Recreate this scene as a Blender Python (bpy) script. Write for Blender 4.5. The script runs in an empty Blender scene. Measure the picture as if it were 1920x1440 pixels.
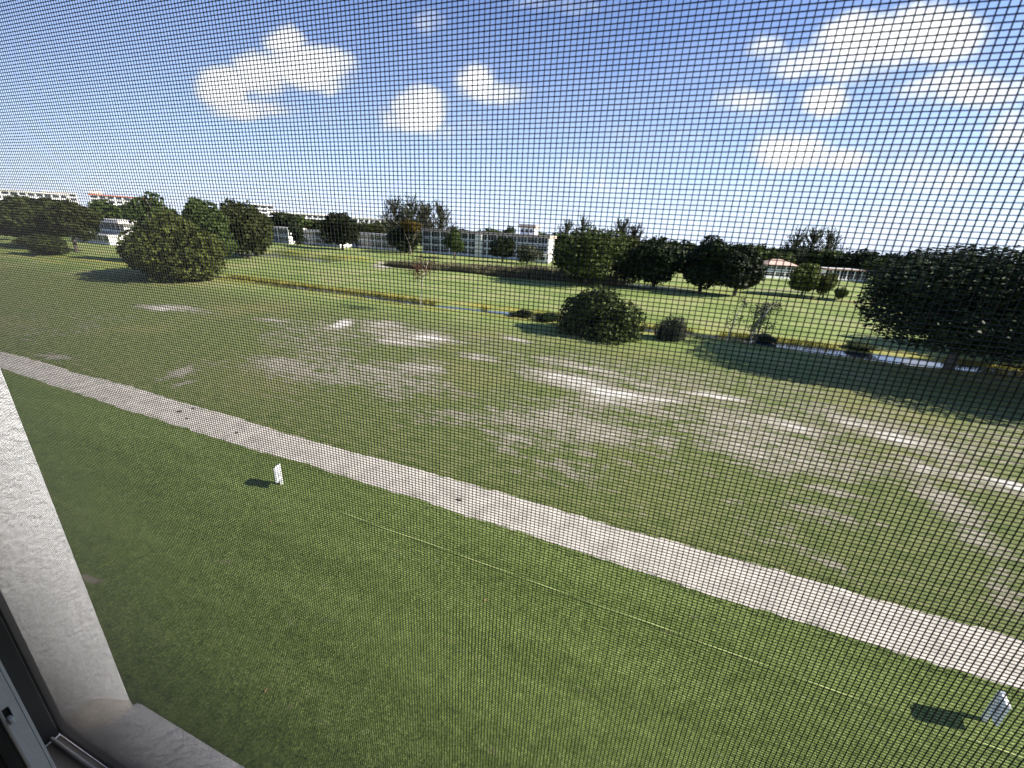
import bpy, math, random
import numpy as np
from mathutils import Vector, Matrix, noise

S = bpy.context.scene
COL = S.collection
PI = math.pi

# ------------------------------------------------------------------ camera
EYE = 10.5
YAW, PITCH, ROLL = -0.3348, 0.3490, 0.0569
fw = Vector((math.sin(YAW)*math.cos(PITCH), math.cos(YAW)*math.cos(PITCH), -math.sin(PITCH)))
rt = Vector((math.cos(YAW), -math.sin(YAW), 0.0))
up = rt.cross(fw)
r2 = rt*math.cos(ROLL) + up*math.sin(ROLL)
u2 = -rt*math.sin(ROLL) + up*math.cos(ROLL)
cam = bpy.data.cameras.new('camera')
co = bpy.data.objects.new('camera', cam)
COL.objects.link(co)
M = Matrix(((r2.x, u2.x, -fw.x, 0), (r2.y, u2.y, -fw.y, 0), (r2.z, u2.z, -fw.z, EYE), (0, 0, 0, 1)))
co.matrix_world = M
cam.sensor_fit = 'HORIZONTAL'
cam.sensor_width = 36.0
cam.lens = 773.6/1920*36.0
cam.clip_start = 0.01
cam.clip_end = 6000
cam.dof.use_dof = True
cam.dof.focus_distance = 1.1
cam.dof.aperture_fstop = cam.lens/1000.0/0.00046
S.camera = co

# ------------------------------------------------------------------ sky and sun
SUN_AZ = math.atan2(0.985, 0.17)       # clockwise from +Y
SUN_EL = math.radians(32)
w = bpy.data.worlds.new('World'); S.world = w; w.use_nodes = True
wn = w.node_tree.nodes; wl = w.node_tree.links
wn.clear()
CLOUDS = [(-0.684, 0.67, 0.288, 18.61, 20.398, -3.328, 2.887, -13.899, 39.305, 1.0), (-0.665, 0.7, 0.26, 8.693, 8.698, -1.303, 1.533, -8.247, 26.269, 1.1), (-0.715, 0.657, 0.238, 10.789, 12.468, -2.152, 1.374, -7.717, 25.595, 0.9), (-0.765, 0.609, 0.207, 12.761, 17.094, -3.299, 1.297, -7.909, 28.201, 1.0), (-0.739, 0.647, 0.186, 8.257, 9.872, -1.761, 1.585, -11.613, 46.997, 0.8), (-0.64, 0.728, 0.247, 14.87, 13.647, -1.802, 2.078, -11.879, 40.445, 0.6), (-0.651, 0.734, 0.194, 28.172, 25.891, -3.409, 1.588, -12.322, 51.975, 0.25), (-0.517, 0.828, 0.219, 13.23, 8.336, -0.368, 0.742, -5.555, 22.913, 1.1), (-0.562, 0.803, 0.199, 17.817, 12.704, -0.971, 0.87, -7.329, 32.185, 0.6), (-0.46, 0.866, 0.196, 7.5, 3.954, 0.037, 0.777, -7.53, 35.172, 0.4), (-0.412, 0.868, 0.277, 20.88, 9.74, 0.535, 1.641, -9.351, 31.852, 0.8), (-0.377, 0.888, 0.261, 11.002, 4.529, 0.477, 1.785, -10.992, 39.992, 0.7), (-0.473, 0.809, 0.35, 25.333, 14.975, -0.375, 3.62, -16.41, 42.897, 0.35), (-0.307, 0.945, 0.114, 2.901, 0.931, 0.219, -0.186, -1.96, 15.999, 0.22), (-0.549, 0.825, 0.132, 12.922, 8.667, -0.53, 0.058, -6.685, 42.278, 0.2), (0.239, 0.92, 0.31, 12.255, -4.325, 3.609, 1.816, -8.473, 24.01, 1.1), (0.304, 0.901, 0.308, 14.671, -6.483, 4.734, 1.929, -8.776, 24.028, 1.1), (0.092, 0.943, 0.318, 25.938, -4.55, 6.073, 3.156, -15.406, 44.823, 0.7), (0.195, 0.938, 0.288, 9.033, -2.545, 2.466, 1.861, -9.488, 30.078, 0.6), (0.36, 0.903, 0.234, 10.759, -5.116, 3.604, 1.525, -8.902, 32.59, 0.75), (0.201, 0.951, 0.237, 20.853, -5.75, 5.567, 1.385, -9.231, 35.953, 0.8), (0.078, 0.966, 0.248, 13.526, -1.822, 3.002, 1.48, -9.786, 37.891, 0.65), (0.171, 0.971, 0.167, 13.865, -2.983, 3.439, 0.181, -4.328, 25.298, 0.95), (0.245, 0.958, 0.151, 18.065, -5.367, 4.949, 0.083, -7.299, 46.306, 0.6), (0.431, 0.885, 0.177, 21.43, -11.894, 7.662, 0.639, -6.269, 30.029, 0.7), (0.372, 0.92, 0.122, 6.683, -2.836, 2.15, -0.225, -4.021, 32.59, 0.35), (-0.107, 0.975, 0.193, 13.677, 1.117, 2.067, 0.547, -6.914, 35.357, 0.3), (0.018, 0.993, 0.119, 3.913, -0.057, 0.755, -0.33, -2.928, 25.65, 0.25), (-0.258, 0.886, 0.386, 8.592, 2.158, 0.827, 5.155, -22.41, 54.982, 0.25), (-0.006, 0.981, 0.193, 17.089, -0.492, 3.192, 0.709, -8.924, 45.605, 0.25), (0.331, 0.942, 0.05, 4.387, -1.415, 1.288, -0.928, -0.655, 23.139, 0.35)]

def NN(nodes, t, **k):
    n = nodes.new(t)
    for a, v in k.items(): setattr(n, a, v)
    return n
out = NN(wn, 'ShaderNodeOutputWorld'); bg = NN(wn, 'ShaderNodeBackground')
bg.inputs['Strength'].default_value = 0.070
wl.new(bg.outputs[0], out.inputs[0])
sky = NN(wn, 'ShaderNodeTexSky', sky_type='NISHITA')
sky.sun_disc = False; sky.sun_elevation = SUN_EL; sky.sun_rotation = SUN_AZ
sky.air_density = 1.0; sky.dust_density = 0.0; sky.ozone_density = 3.5; sky.altitude = 10
tc = NN(wn, 'ShaderNodeTexCoord')

def vm(op, a, b=None, nodes=wn, links=wl):
    n = NN(nodes, 'ShaderNodeVectorMath', operation=op)
    for i, q in enumerate((a, b)):
        if q is None: continue
        if isinstance(q, (tuple, list)): n.inputs[i].default_value = q
        else: links.new(q, n.inputs[i])
    return n.outputs['Value'] if op in ('DOT_PRODUCT', 'LENGTH') else n.outputs[0]
def mt(op, a, b=None, c=None, nodes=wn, links=wl, clamp=False):
    n = NN(nodes, 'ShaderNodeMath', operation=op); n.use_clamp = clamp
    for i, q in enumerate((a, b, c)):
        if q is None: continue
        if isinstance(q, (int, float)): n.inputs[i].default_value = q
        else: links.new(q, n.inputs[i])
    return n.outputs[0]
def nz(scale, detail, rough, vec, nodes=wn, links=wl, dist=0.0):
    n = NN(nodes, 'ShaderNodeTexNoise'); n.inputs['Scale'].default_value = scale
    n.inputs['Detail'].default_value = detail; n.inputs['Roughness'].default_value = rough
    n.inputs['Distortion'].default_value = dist
    if vec is not None: links.new(vec, n.inputs['Vector'])
    return n
dirv = tc.outputs['Generated']
# stretch so that puffs get flatter towards the horizon
wob = nz(16.0, 5, 0.6, dirv)
wobv = vm('SCALE', vm('SUBTRACT', wob.outputs['Color'], (0.5, 0.5, 0.5)))
wobv.node.inputs['Scale'].default_value = 0.022
dv = vm('ADD', dirv, wobv)
acc = None
for (cx, cy, cz, ux, uy, uz, vx, vy, vz, st) in CLOUDS:
    d = vm('SUBTRACT', dv, (cx, cy, cz))
    a = vm('DOT_PRODUCT', d, (ux, uy, uz)); b = vm('DOT_PRODUCT', d, (vx, vy, vz))
    r = mt('ADD', mt('MULTIPLY', a, a), mt('MULTIPLY', b, b))
    m = mt('MULTIPLY', mt('MAXIMUM', mt('SUBTRACT', 1.32, r), 0.0), st)
    acc = m if acc is None else mt('MAXIMUM', acc, m)
fn = nz(17.0, 7, 0.60, dirv)
dens = mt('ADD', acc, mt('MULTIPLY', mt('SUBTRACT', fn.outputs['Fac'], 0.52), 1.5))
core = mt('SMOOTH_MIN', mt('MULTIPLY', mt('MAXIMUM', mt('SUBTRACT', dens, 0.12), 0.0), 1.25), 1.0, 0.35)
inside = mt('MINIMUM', mt('MULTIPLY', acc, 5.0), 1.0)
core = mt('MULTIPLY', core, inside, clamp=True)
# thin streaky cloud low over the horizon
mp = NN(wn, 'ShaderNodeMapping'); mp.inputs['Scale'].default_value = (2.2, 2.2, 12.0)
wl.new(dirv, mp.inputs['Vector'])
wisp = nz(2.6, 6, 0.62, mp.outputs[0], dist=0.5)
sep = NN(wn, 'ShaderNodeSeparateXYZ'); wl.new(dirv, sep.inputs[0])
low = mt('SUBTRACT', 1.0, mt('MULTIPLY', mt('MAXIMUM', sep.outputs[2], 0.0), 2.4), clamp=True)
eastw = mt('ADD', mt('MULTIPLY', sep.outputs[0], 0.8), 0.75, clamp=True)
wv = mt('MULTIPLY', mt('MULTIPLY', mt('SUBTRACT', wisp.outputs['Fac'], 0.36), 3.0, clamp=True), mt('MULTIPLY', low, eastw))
cover = mt('MAXIMUM', core, mt('MULTIPLY', wv, 0.75), clamp=True)
shade = nz(7.0, 4, 0.55, vm('ADD', dirv, (0.02, 0.03, -0.045)))
cr = NN(wn, 'ShaderNodeValToRGB'); wl.new(mt('ADD', mt('MULTIPLY', shade.outputs['Fac'], 0.75), mt('MULTIPLY', mt('SUBTRACT', dens, 0.3), 0.28)), cr.inputs[0])
cr.color_ramp.elements[0].position = 0.34; cr.color_ramp.elements[0].color = (4.1, 4.7, 6.0, 1)
cr.color_ramp.elements[1].position = 0.60; cr.color_ramp.elements[1].color = (8.8, 9.0, 9.3, 1)
tint = NN(wn, 'ShaderNodeMix', data_type='RGBA', blend_type='MULTIPLY'); tint.inputs['Factor'].default_value = 1.0
wl.new(sky.outputs[0], tint.inputs['A']); tint.inputs['B'].default_value = (1.12, 1.06, 1.27, 1)
hz = mt('POWER', mt('SUBTRACT', 1.0, mt('MULTIPLY', mt('MAXIMUM', sep.outputs[2], 0.0), 2.2), clamp=True), 1.9)
hzm = NN(wn, 'ShaderNodeMix', data_type='RGBA'); wl.new(mt('MULTIPLY', hz, 0.80), hzm.inputs['Factor'])
wl.new(tint.outputs['Result'], hzm.inputs['A']); hzm.inputs['B'].default_value = (6.2, 7.6, 10.2, 1)
mix = NN(wn, 'ShaderNodeMix', data_type='RGBA')
wl.new(cover, mix.inputs['Factor']); wl.new(hzm.outputs['Result'], mix.inputs['A']); wl.new(cr.outputs[0], mix.inputs['B'])
wl.new(mix.outputs['Result'], bg.inputs['Color'])

sd = Vector((math.sin(SUN_AZ)*math.cos(SUN_EL), math.cos(SUN_AZ)*math.cos(SUN_EL), math.sin(SUN_EL)))
sl = bpy.data.lights.new('sun', 'SUN'); sl.energy = 5.0; sl.angle = math.radians(0.53); sl.color = (1.0, 0.94, 0.85)
so = bpy.data.objects.new('sun', sl); COL.objects.link(so)
so.rotation_euler = sd.to_track_quat('Z', 'Y').to_euler(); so.location = (60, 10, 60)
S.view_settings.view_transform = 'Standard'; S.view_settings.look = 'None'
S.view_settings.exposure = 1.30; S.view_settings.gamma = 1.0
S.cycles.max_bounces = 8; S.cycles.transparent_max_bounces = 8

# ------------------------------------------------------------------ helpers
def link(o, parent=None):
    COL.objects.link(o)
    if parent is not None: o.parent = parent
    return o
def tag(o, label=None, cat=None, group=None, kind=None):
    if label: o['label'] = label
    if cat: o['category'] = cat
    if group: o['group'] = group
    if kind: o['kind'] = kind
    return o
def empty(name, loc, rz=0.0):
    o = bpy.data.objects.new(name, None); link(o); o.location = loc; o.rotation_euler = (0, 0, rz)
    o.empty_display_size = 0.3
    return o
class MB:
    def __init__(s): s.v = []; s.f = []; s.mi = []
    def box(s, x0, x1, y0, y1, z0, z1, mi=0):
        n = len(s.v)
        s.v += [(x0,y0,z0),(x1,y0,z0),(x1,y1,z0),(x0,y1,z0),(x0,y0,z1),(x1,y0,z1),(x1,y1,z1),(x0,y1,z1)]
        for q in ((0,3,2,1),(4,5,6,7),(0,1,5,4),(1,2,6,5),(2,3,7,6),(3,0,4,7)):
            s.f.append(tuple(n+i for i in q)); s.mi.append(mi)
        return s
    def poly(s, pts, faces, mi=0):
        n = len(s.v); s.v += [tuple(p) for p in pts]
        for q in faces: s.f.append(tuple(n+i for i in q)); s.mi.append(mi)
        return s
    def tube(s, pts, radii, k=7, mi=0):
        n = len(s.v); P = [Vector(p) for p in pts]
        for i, p in enumerate(P):
            d = (P[min(i+1, len(P)-1)] - P[max(i-1, 0)]).normalized()
            a = d.orthogonal().normalized(); b = d.cross(a)
            for j in range(k):
                t = 2*PI*j/k
                s.v.append(tuple(p + (a*math.cos(t) + b*math.sin(t))*radii[i]))
        for i in range(len(P)-1):
            for j in range(k):
                s.f.append((n+i*k+j, n+i*k+(j+1)%k, n+(i+1)*k+(j+1)%k, n+(i+1)*k+j)); s.mi.append(mi)
        s.f.append(tuple(n+j for j in range(k))[::-1]); s.mi.append(mi)
        s.f.append(tuple(n+(len(P)-1)*k+j for j in range(k))); s.mi.append(mi)
        return s
    def mesh(s, name, mats, smooth=False):
        me = bpy.data.meshes.new(name); me.from_pydata(s.v, [], s.f)
        for m in (mats if isinstance(mats, (list, tuple)) else [mats]): me.materials.append(m)
        me.polygons.foreach_set('material_index', s.mi)
        if smooth: me.polygons.foreach_set('use_smooth', [True]*len(s.f))
        me.update(); return me
    def build(s, name, mats, parent=None, smooth=False, bevel=0.0):
        o = bpy.data.objects.new(name, s.mesh(name, mats, smooth)); link(o, parent)
        if bevel:
            b = o.modifiers.new('bevel', 'BEVEL'); b.width = bevel; b.segments = 2
        return o
def quads_mesh(name, V, mats, shade=True):
    """V: (n,4,3) array of quads"""
    n = len(V); me = bpy.data.meshes.new(name)
    me.vertices.add(n*4); me.vertices.foreach_set('co', np.asarray(V, dtype=np.float32).ravel())
    me.loops.add(n*4); me.loops.foreach_set('vertex_index', np.arange(n*4, dtype=np.int32))
    me.polygons.add(n); me.polygons.foreach_set('loop_start', np.arange(0, n*4, 4, dtype=np.int32))
    for m in (mats if isinstance(mats, (list, tuple)) else [mats]): me.materials.append(m)
    me.update(calc_edges=True); return me

# ------------------------------------------------------------------ materials
def mat(name, col, rough=0.7, var=0.0, scale=3.0, bump=0.0, bscale=40.0, metal=0.0, spec=0.5, detail=4):
    m = bpy.data.materials.new(name); m.use_nodes = True
    N = m.node_tree.nodes; L = m.node_tree.links; p = N['Principled BSDF']
    p.inputs['Base Color'].default_value = (*col, 1); p.inputs['Roughness'].default_value = rough
    p.inputs['Metallic'].default_value = metal; p.inputs['Specular IOR Level'].default_value = spec
    t = NN(N, 'ShaderNodeTexCoord')
    if var > 0:
        n = nz(scale, detail, 0.6, t.outputs['Object'], N, L)
        r = NN(N, 'ShaderNodeValToRGB'); L.new(n.outputs['Fac'], r.inputs[0])
        r.color_ramp.elements[0].position = 0.3; r.color_ramp.elements[1].position = 0.7
        r.color_ramp.elements[0].color = (*[c*(1-var) for c in col], 1)
        r.color_ramp.elements[1].color = (*[min(1, c*(1+var)) for c in col], 1)
        L.new(r.outputs[0], p.inputs['Base Color'])
    if bump > 0:
        n = nz(bscale, 5, 0.6, t.outputs['Object'], N, L)
        b = NN(N, 'ShaderNodeBump'); b.inputs['Strength'].default_value = bump; b.inputs['Distance'].default_value = 0.02
        L.new(n.outputs['Fac'], b.inputs['Height']); L.new(b.outputs[0], p.inputs['Normal'])
    return m

def leafmat(name, dark, light, scale=1.2, trans=0.25):
    m = bpy.data.materials.new(name); m.use_nodes = True
    N = m.node_tree.nodes; L = m.node_tree.links; p = N['Principled BSDF']; o = N['Material Output']
    t = NN(N, 'ShaderNodeTexCoord'); oi = NN(N, 'ShaderNodeObjectInfo')
    off = vm('SCALE', oi.outputs['Location'], None, N, L); off.node.inputs['Scale'].default_value = 0.37
    v = vm('ADD', t.outputs['Object'], off, N, L)
    a = nz(scale*3.0, 5, 0.7, v, N, L); b = nz(60.0, 2, 0.5, v, N, L)
    f = mt('ADD', mt('MULTIPLY', a.outputs['Fac'], 0.7, None, N, L), mt('MULTIPLY', b.outputs['Fac'], 0.3, None, N, L), None, N, L)
    r = NN(N, 'ShaderNodeValToRGB'); L.new(f, r.inputs[0])
    r.color_ramp.elements[0].position = 0.36; r.color_ramp.elements[0].color = (*dark, 1)
    r.color_ramp.elements[1].position = 0.66; r.color_ramp.elements[1].color = (*light, 1)
    h = NN(N, 'ShaderNodeHueSaturation'); L.new(r.outputs[0], h.inputs['Color'])
    L.new(mt('ADD', mt('MULTIPLY', oi.outputs['Random'], 0.04, None, N, L), 0.475, None, N, L), h.inputs['Hue'])
    L.new(mt('ADD', mt('MULTIPLY', oi.outputs['Random'], 0.5, None, N, L), 0.75, None, N, L), h.inputs['Value'])
    L.new(h.outputs[0], p.inputs['Base Color'])
    p.inputs['Roughness'].default_value = 0.6; p.inputs['Specular IOR Level'].default_value = 0.12
    tr = NN(N, 'ShaderNodeBsdfTranslucent'); L.new(h.outputs[0], tr.inputs['Color'])
    mx = NN(N, 'ShaderNodeMixShader'); mx.inputs[0].default_value = trans
    L.new(p.outputs[0], mx.inputs[1]); L.new(tr.outputs[0], mx.inputs[2]); L.new(mx.outputs[0], o.inputs[0])
    return m

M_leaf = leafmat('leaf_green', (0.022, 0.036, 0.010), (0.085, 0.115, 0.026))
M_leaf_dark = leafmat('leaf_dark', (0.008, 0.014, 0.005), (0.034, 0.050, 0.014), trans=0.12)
M_leaf_bright = leafmat('leaf_bright', (0.040, 0.058, 0.012), (0.140, 0.165, 0.030))
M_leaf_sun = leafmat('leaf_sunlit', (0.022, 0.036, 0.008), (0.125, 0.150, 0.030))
M_leaf_grey = leafmat('leaf_grey', (0.040, 0.045, 0.026), (0.095, 0.100, 0.060))
M_leaf_red = leafmat('leaf_red', (0.10, 0.035, 0.02), (0.16, 0.09, 0.03))
M_flame = leafmat('flower_yellow', (0.06, 0.06, 0.012), (0.19, 0.15, 0.02))
M_reed = leafmat('reed', (0.12, 0.115, 0.06), (0.28, 0.27, 0.14), scale=0.2)
M_bark = mat('bark', (0.11, 0.09, 0.07), 0.9, 0.35, 6, 0.5, 14)
M_bark_pale = mat('bark_pale', (0.42, 0.37, 0.30), 0.85, 0.25, 5)
M_white = mat('white_paint', (0.78, 0.77, 0.74), 0.6, 0.06, 0.8)
M_cream = mat('cream_wall', (0.70, 0.66, 0.58), 0.7, 0.07, 0.5)
M_grey = mat('grey_panel', (0.52, 0.53, 0.54), 0.7, 0.1, 0.6)
M_fascia = mat('fascia_beige', (0.62, 0.47, 0.38), 0.7, 0.08, 0.6)
M_fascia_w = mat('fascia_white', (0.76, 0.70, 0.64), 0.7, 0.08, 0.6)
M_tile = mat('roof_tan', (0.50, 0.34, 0.26), 0.8, 0.15, 2.0)
M_red = mat('roof_red', (0.42, 0.10, 0.07), 0.7, 0.1, 1.0)
M_gravel = mat('roof_gravel', (0.45, 0.43, 0.40), 0.9, 0.1, 2.0)
M_pane = mat('window_pane', (0.03, 0.035, 0.045), 0.12, 0.5, 0.7, spec=0.6)
M_stucco = mat('stucco', (0.90, 0.905, 0.92), 0.85, 0.09, 9.0, 0.6, 120.0)
M_sillm = mat('sill_concrete', (0.70, 0.69, 0.69), 0.9, 0.16, 14.0, 0.6, 90.0)
M_room = mat('room_plaster', (0.80, 0.79, 0.76), 0.8, 0.03, 3)
M_bronze = mat('frame_bronze', (0.055, 0.055, 0.056), 0.45, 0.12, 20, metal=0.3)
M_alu = mat('sash_grey', (0.62, 0.64, 0.635), 0.42, 0.05, 30, 0.08, 300, metal=0.0)
M_track = mat('track_beige', (0.33, 0.30, 0.27), 0.6, 0.15, 30)
M_black = mat('black_gasket', (0.010, 0.010, 0.012), 0.6)
M_wire = mat('screen_wire', (0.012, 0.012, 0.014), 0.55, spec=0.25)
M_sign = mat('sign_white', (0.74, 0.75, 0.80), 0.55, 0.08, 6)
M_sign_post = mat('sign_post_white', (0.80, 0.80, 0.78), 0.6, 0.08, 8)
M_string = mat('yellow_string', (0.50, 0.55, 0.20), 0.8)
M_leaf_brown = mat('dry_leaf', (0.35, 0.20, 0.11), 0.8)
M_glass = bpy.data.materials.new('sash_glass'); M_glass.use_nodes = True
_p = M_glass.node_tree.nodes['Principled BSDF']
_p.inputs['Base Color'].default_value = (0.05, 0.055, 0.055, 1); _p.inputs['Roughness'].default_value = 0.06
_p.inputs['Transmission Weight'].default_value = 0.75; _p.inputs['IOR'].default_value = 1.45

# ------------------------------------------------------------------ ground
PATCHES = [(-54.47, 32.4, 5.28, 1.96, 1.92, -1.22, 1.0), (-54.87, 31.2, 2.4, 0.51, 1.58, -0.96, 1.2), (-48.89, 33.19, 3.46, 1.28, 1.13, -0.82, 0.7), (-41.02, 33.53, 2.76, 1.03, 0.91, -0.79, 0.6), (-33.9, 37.13, 0.14, 2.22, 1.16, -1.32, 1.1), (-28.91, 39.19, 3.15, 0.65, 1.69, -2.34, 0.8), (-23.05, 33.66, 3.19, 0.71, 1.17, -1.74, 0.7), (-22.47, 36.65, 1.98, 0.73, 0.73, -1.2, 1.2), (-24.48, 36.76, 4.61, 0.99, 1.88, -2.86, 0.5), (-14.37, 40.48, 2.0, -0.79, 0.42, -1.12, 0.8), (-14.56, 32.69, 2.56, 0.14, 0.57, -1.24, 0.9), (-11.36, 32.32, 3.14, -0.46, 0.49, -1.33, 0.6), (-6.0, 33.66, 3.86, -0.69, 0.39, -1.82, 0.8), (-6.11, 30.19, 4.96, -0.14, 0.72, -3.03, 1.2), (-2.19, 28.47, 2.84, -0.03, 0.15, -1.2, 1.15), (-8.62, 29.81, 2.6, 0.21, 0.32, -1.01, 1.0), (-0.54, 31.46, 2.41, -0.38, 0.08, -1.28, 0.7), (4.02, 31.77, 2.2, 0.16, -0.05, -0.75, 1.2), (1.07, 29.28, 1.8, 0.16, 0.02, -0.67, 0.9), (-6.47, 19.11, 1.3, 0.02, 0.26, -0.7, 0.7), (-6.35, 17.61, 1.51, -0.09, 0.33, -0.82, 0.6), (-10.67, 20.26, 2.43, 0.18, 0.58, -1.09, 0.45), (-15.72, 21.51, 2.48, 0.65, 0.9, -1.27, 0.5), (-16.88, 27.45, 2.14, 0.52, 0.71, -1.19, 0.5), (-18.96, 24.75, 2.04, 0.51, 0.76, -1.02, 0.4), (-2.69, 26.77, 1.42, 0.15, 0.12, -0.79, 0.9), (-3.52, 17.03, 1.68, -0.35, 0.17, -0.66, 0.45), (6.0, 27.83, 2.08, -0.62, -0.17, -1.33, 0.7), (8.8, 28.37, 1.65, -0.55, -0.25, -1.15, 0.7), (13.2, 31.46, 1.83, -0.81, -0.5, -1.55, 0.6), (15.11, 29.1, 1.82, -1.3, -0.76, -1.87, 0.6), (16.31, 26.38, 1.41, -1.25, -0.73, -1.51, 0.8), (17.73, 25.4, 0.76, -0.48, -0.38, -0.69, 1.2), (14.59, 25.57, 1.08, -0.62, -0.32, -0.72, 0.8), (14.11, 21.46, 1.28, -1.0, -0.67, -1.37, 1.0), (13.9, 19.35, 0.98, -0.96, -0.78, -1.48, 1.0), (12.78, 16.17, 0.4, -0.52, -1.07, -1.92, 0.9), (4.44, 17.7, 0.73, 0.09, -0.07, -0.61, 0.6), (4.66, 16.27, 1.12, -0.28, -0.14, -0.99, 0.8), (6.11, 16.07, 1.68, -0.57, -0.19, -0.86, 0.85), (7.32, 15.38, 1.01, -0.49, -0.15, -0.52, 0.9), (8.26, 14.85, 0.62, -0.41, -0.13, -0.36, 0.7), (7.43, 18.44, 1.54, -0.15, -0.29, -1.17, 0.6), (8.9, 20.84, 1.28, -0.02, -0.16, -0.54, 0.8), (1.54, 20.55, 2.36, 0.19, 0.03, -1.78, 0.45), (-0.46, 14.88, 1.72, 0.13, 0.05, -0.36, 0.4), (-41.91, 15.78, 1.83, 0.66, 1.23, -0.54, 0.9), (-31.27, 17.83, -0.45, 1.7, 0.67, -0.43, 0.6), (-29.06, 16.91, -0.12, 0.62, 0.39, -0.26, 0.9), (-27.56, 22.9, 3.01, 0.75, 1.54, -1.38, 0.4), (-18.61, 17.97, 2.88, 0.44, 0.96, -1.0, 0.4), (-15.64, 13.48, 2.69, 0.36, 0.58, -0.56, 0.35), (-12.08, 14.61, 0.28, 0.45, 0.13, -0.17, 0.6), (-5.22, 15.72, 1.01, 0.12, 0.09, -0.25, 0.5), (-3.67, 15.72, 1.6, -0.29, 0.09, -0.33, 0.5), (2.81, 20.02, 1.48, 0.0, -0.03, -0.66, 0.5), (-14.91, 5.04, 0.32, 0.19, 0.27, -0.13, 0.9), (2.32, 20.34, 3.06, 0.25, -0.05, -2.31, 0.35), (6.91, 23.11, 3.9, -0.78, -0.65, -3.42, 0.4), (-2.11, 22.91, 7.06, -0.26, 0.7, -4.62, 0.35), (-20.08, 21.47, 7.77, 1.65, 3.76, -4.26, 0.25), (-6.53, 12.9, 0.32, 0.05, 0.08, -0.16, -1.0), (-123.57, 98.89, 11.87, 0.46, 7.53, -6.14, 1.5), (-77.32, 103.18, 2.81, 1.14, 5.47, -7.36, 1.5), (-112.19, 115.67, 3.28, 1.38, 3.72, -3.88, 1.0), (-55.74, 26.53, 6.35, 2.35, 5.36, -2.78, 0.3), (26.55, 81.52, 4.82, 1.22, -1.16, -4.0, 0.6), (30.13, 131.62, 8.25, 3.3, -1.09, -5.2, 0.8)]
def fbm(X, Y, sc, oct=4, seed=0):
    """value noise with numpy"""
    rng = np.random.RandomState(seed); T = rng.rand(256, 256); A = np.zeros_like(X, dtype=float); amp = 0.5; tot = 0
    for k in range(oct):
        x = X*sc*2**k + 17.3*k; y = Y*sc*2**k + 9.1*k
        xi = np.floor(x).astype(int); yi = np.floor(y).astype(int); fx = x-xi; fy = y-yi
        fx = fx*fx*(3-2*fx); fy = fy*fy*(3-2*fy)
        g = lambda a, b: T[a & 255, b & 255]
        A += amp*((g(xi,yi)*(1-fx)+g(xi+1,yi)*fx)*(1-fy) + (g(xi,yi+1)*(1-fx)+g(xi+1,yi+1)*fx)*fy); tot += amp; amp *= 0.5
    return A/tot
def stream_y(X): return 54.35 + 0.7*np.sin(X*0.07+0.6) + 0.35*np.sin(X*0.23)
def stream_hw(X): return 0.22 + 0.30*np.clip((X+68)/10, 0, 1) + 0.20*np.sin(X*0.31+1.0) + 0.14*np.sin(X*0.83) + 0.95*np.clip((X-8)/5, 0, 1)
def axis(segs):
    out = []
    for a, b, n in segs: out += list(np.linspace(a, b, n, endpoint=False))
    return out
xs = axis([(-2500,-400,12),(-400,-140,60),(-140,-60,110),(-60,45,300),(45,110,80),(110,400,40),(400,2500,12)]) + [2500]
ys = axis([(-300,-5,10),(-5,3,12),(3,50,150),(50,59,60),(59,130,150),(130,300,80),(300,900,30),(900,4000,12)]) + [4000]
X, Y = np.meshgrid(np.array(xs), np.array(ys)); Z = np.zeros_like(X)
Z += 0.9*(fbm(X, Y, 0.035, 3, 5)-0.5)*np.clip((Y-14)/20, 0, 1)*np.clip((48-Y)/8, 0, 1)*0.8
Z += 1.3*(fbm(X, Y, 0.03, 3, 8)-0.5)*np.clip((Y-62)/10, 0, 1)
sdist = np.abs(Y-stream_y(X))
Z -= 0.26*np.clip(1-(sdist-stream_hw(X))/0.7, 0, 1)*(sdist < 6)
cdist = np.abs(Y-116.0-1.2*np.sin(X*0.05))
Z = np.where((X > -60) & (X < 60) & (cdist < 4), Z-0.7*np.clip((4-cdist)/2, 0, 1), Z)
def pond_d(X, Y):  # long pond far on the left
    P0 = np.array([-128., 107.0]); P1 = np.array([-97., 99.8]); d = P1-P0; L = d@d
    t = np.clip(((X-P0[0])*d[0] + (Y-P0[1])*d[1])/L, 0, 1)
    return np.hypot(X-P0[0]-t*d[0], Y-P0[1]-t*d[1]) - 3.6
pdist = pond_d(X, Y)
Z = np.where(pdist < 3, Z*0 - 0.9*np.clip((2.0-pdist)/2.0, 0, 1), Z)
mound = np.exp(-(((X+118)/14)**2+((Y-114)/4.5)**2))*1.6 + np.exp(-(((X+92)/9)**2+((Y-109)/3.5)**2))*1.3
Z += mound
bare = np.zeros_like(X)
wx = X + 2.2*(fbm(X, Y, 0.22, 3, 21)-0.5); wy = Y + 1.6*(fbm(X, Y, 0.25, 3, 22)-0.5)
for cx, cy, ux, uy, vx, vy, s in PATCHES:
    det = ux*vy-uy*vx
    if abs(det) < 1e-4: det = 1e-4
    a = ((wx-cx)*vy-(wy-cy)*vx)/det; b = (-(wx-cx)*uy+(wy-cy)*ux)/det
    m = np.clip(1.05-(a*a+b*b)*0.55, 0, 1)**1.4*s*0.92
    bare = np.maximum(bare, m) if s > 0 else np.where(m < -0.3, -0.5, bare)
streak = fbm(X*0.35, Y, 0.55, 4, 31)
zone = np.clip((Y-14.5)/4, 0, 1)*np.clip((46-Y)/10, 0, 1)*np.clip((X+75)/35, 0, 1)
bare = bare*(0.55+1.3*(streak-0.30)) + zone*np.clip((fbm(X*0.6, Y, 0.16, 5, 47)-0.42)*2.6, 0, .52)
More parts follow.
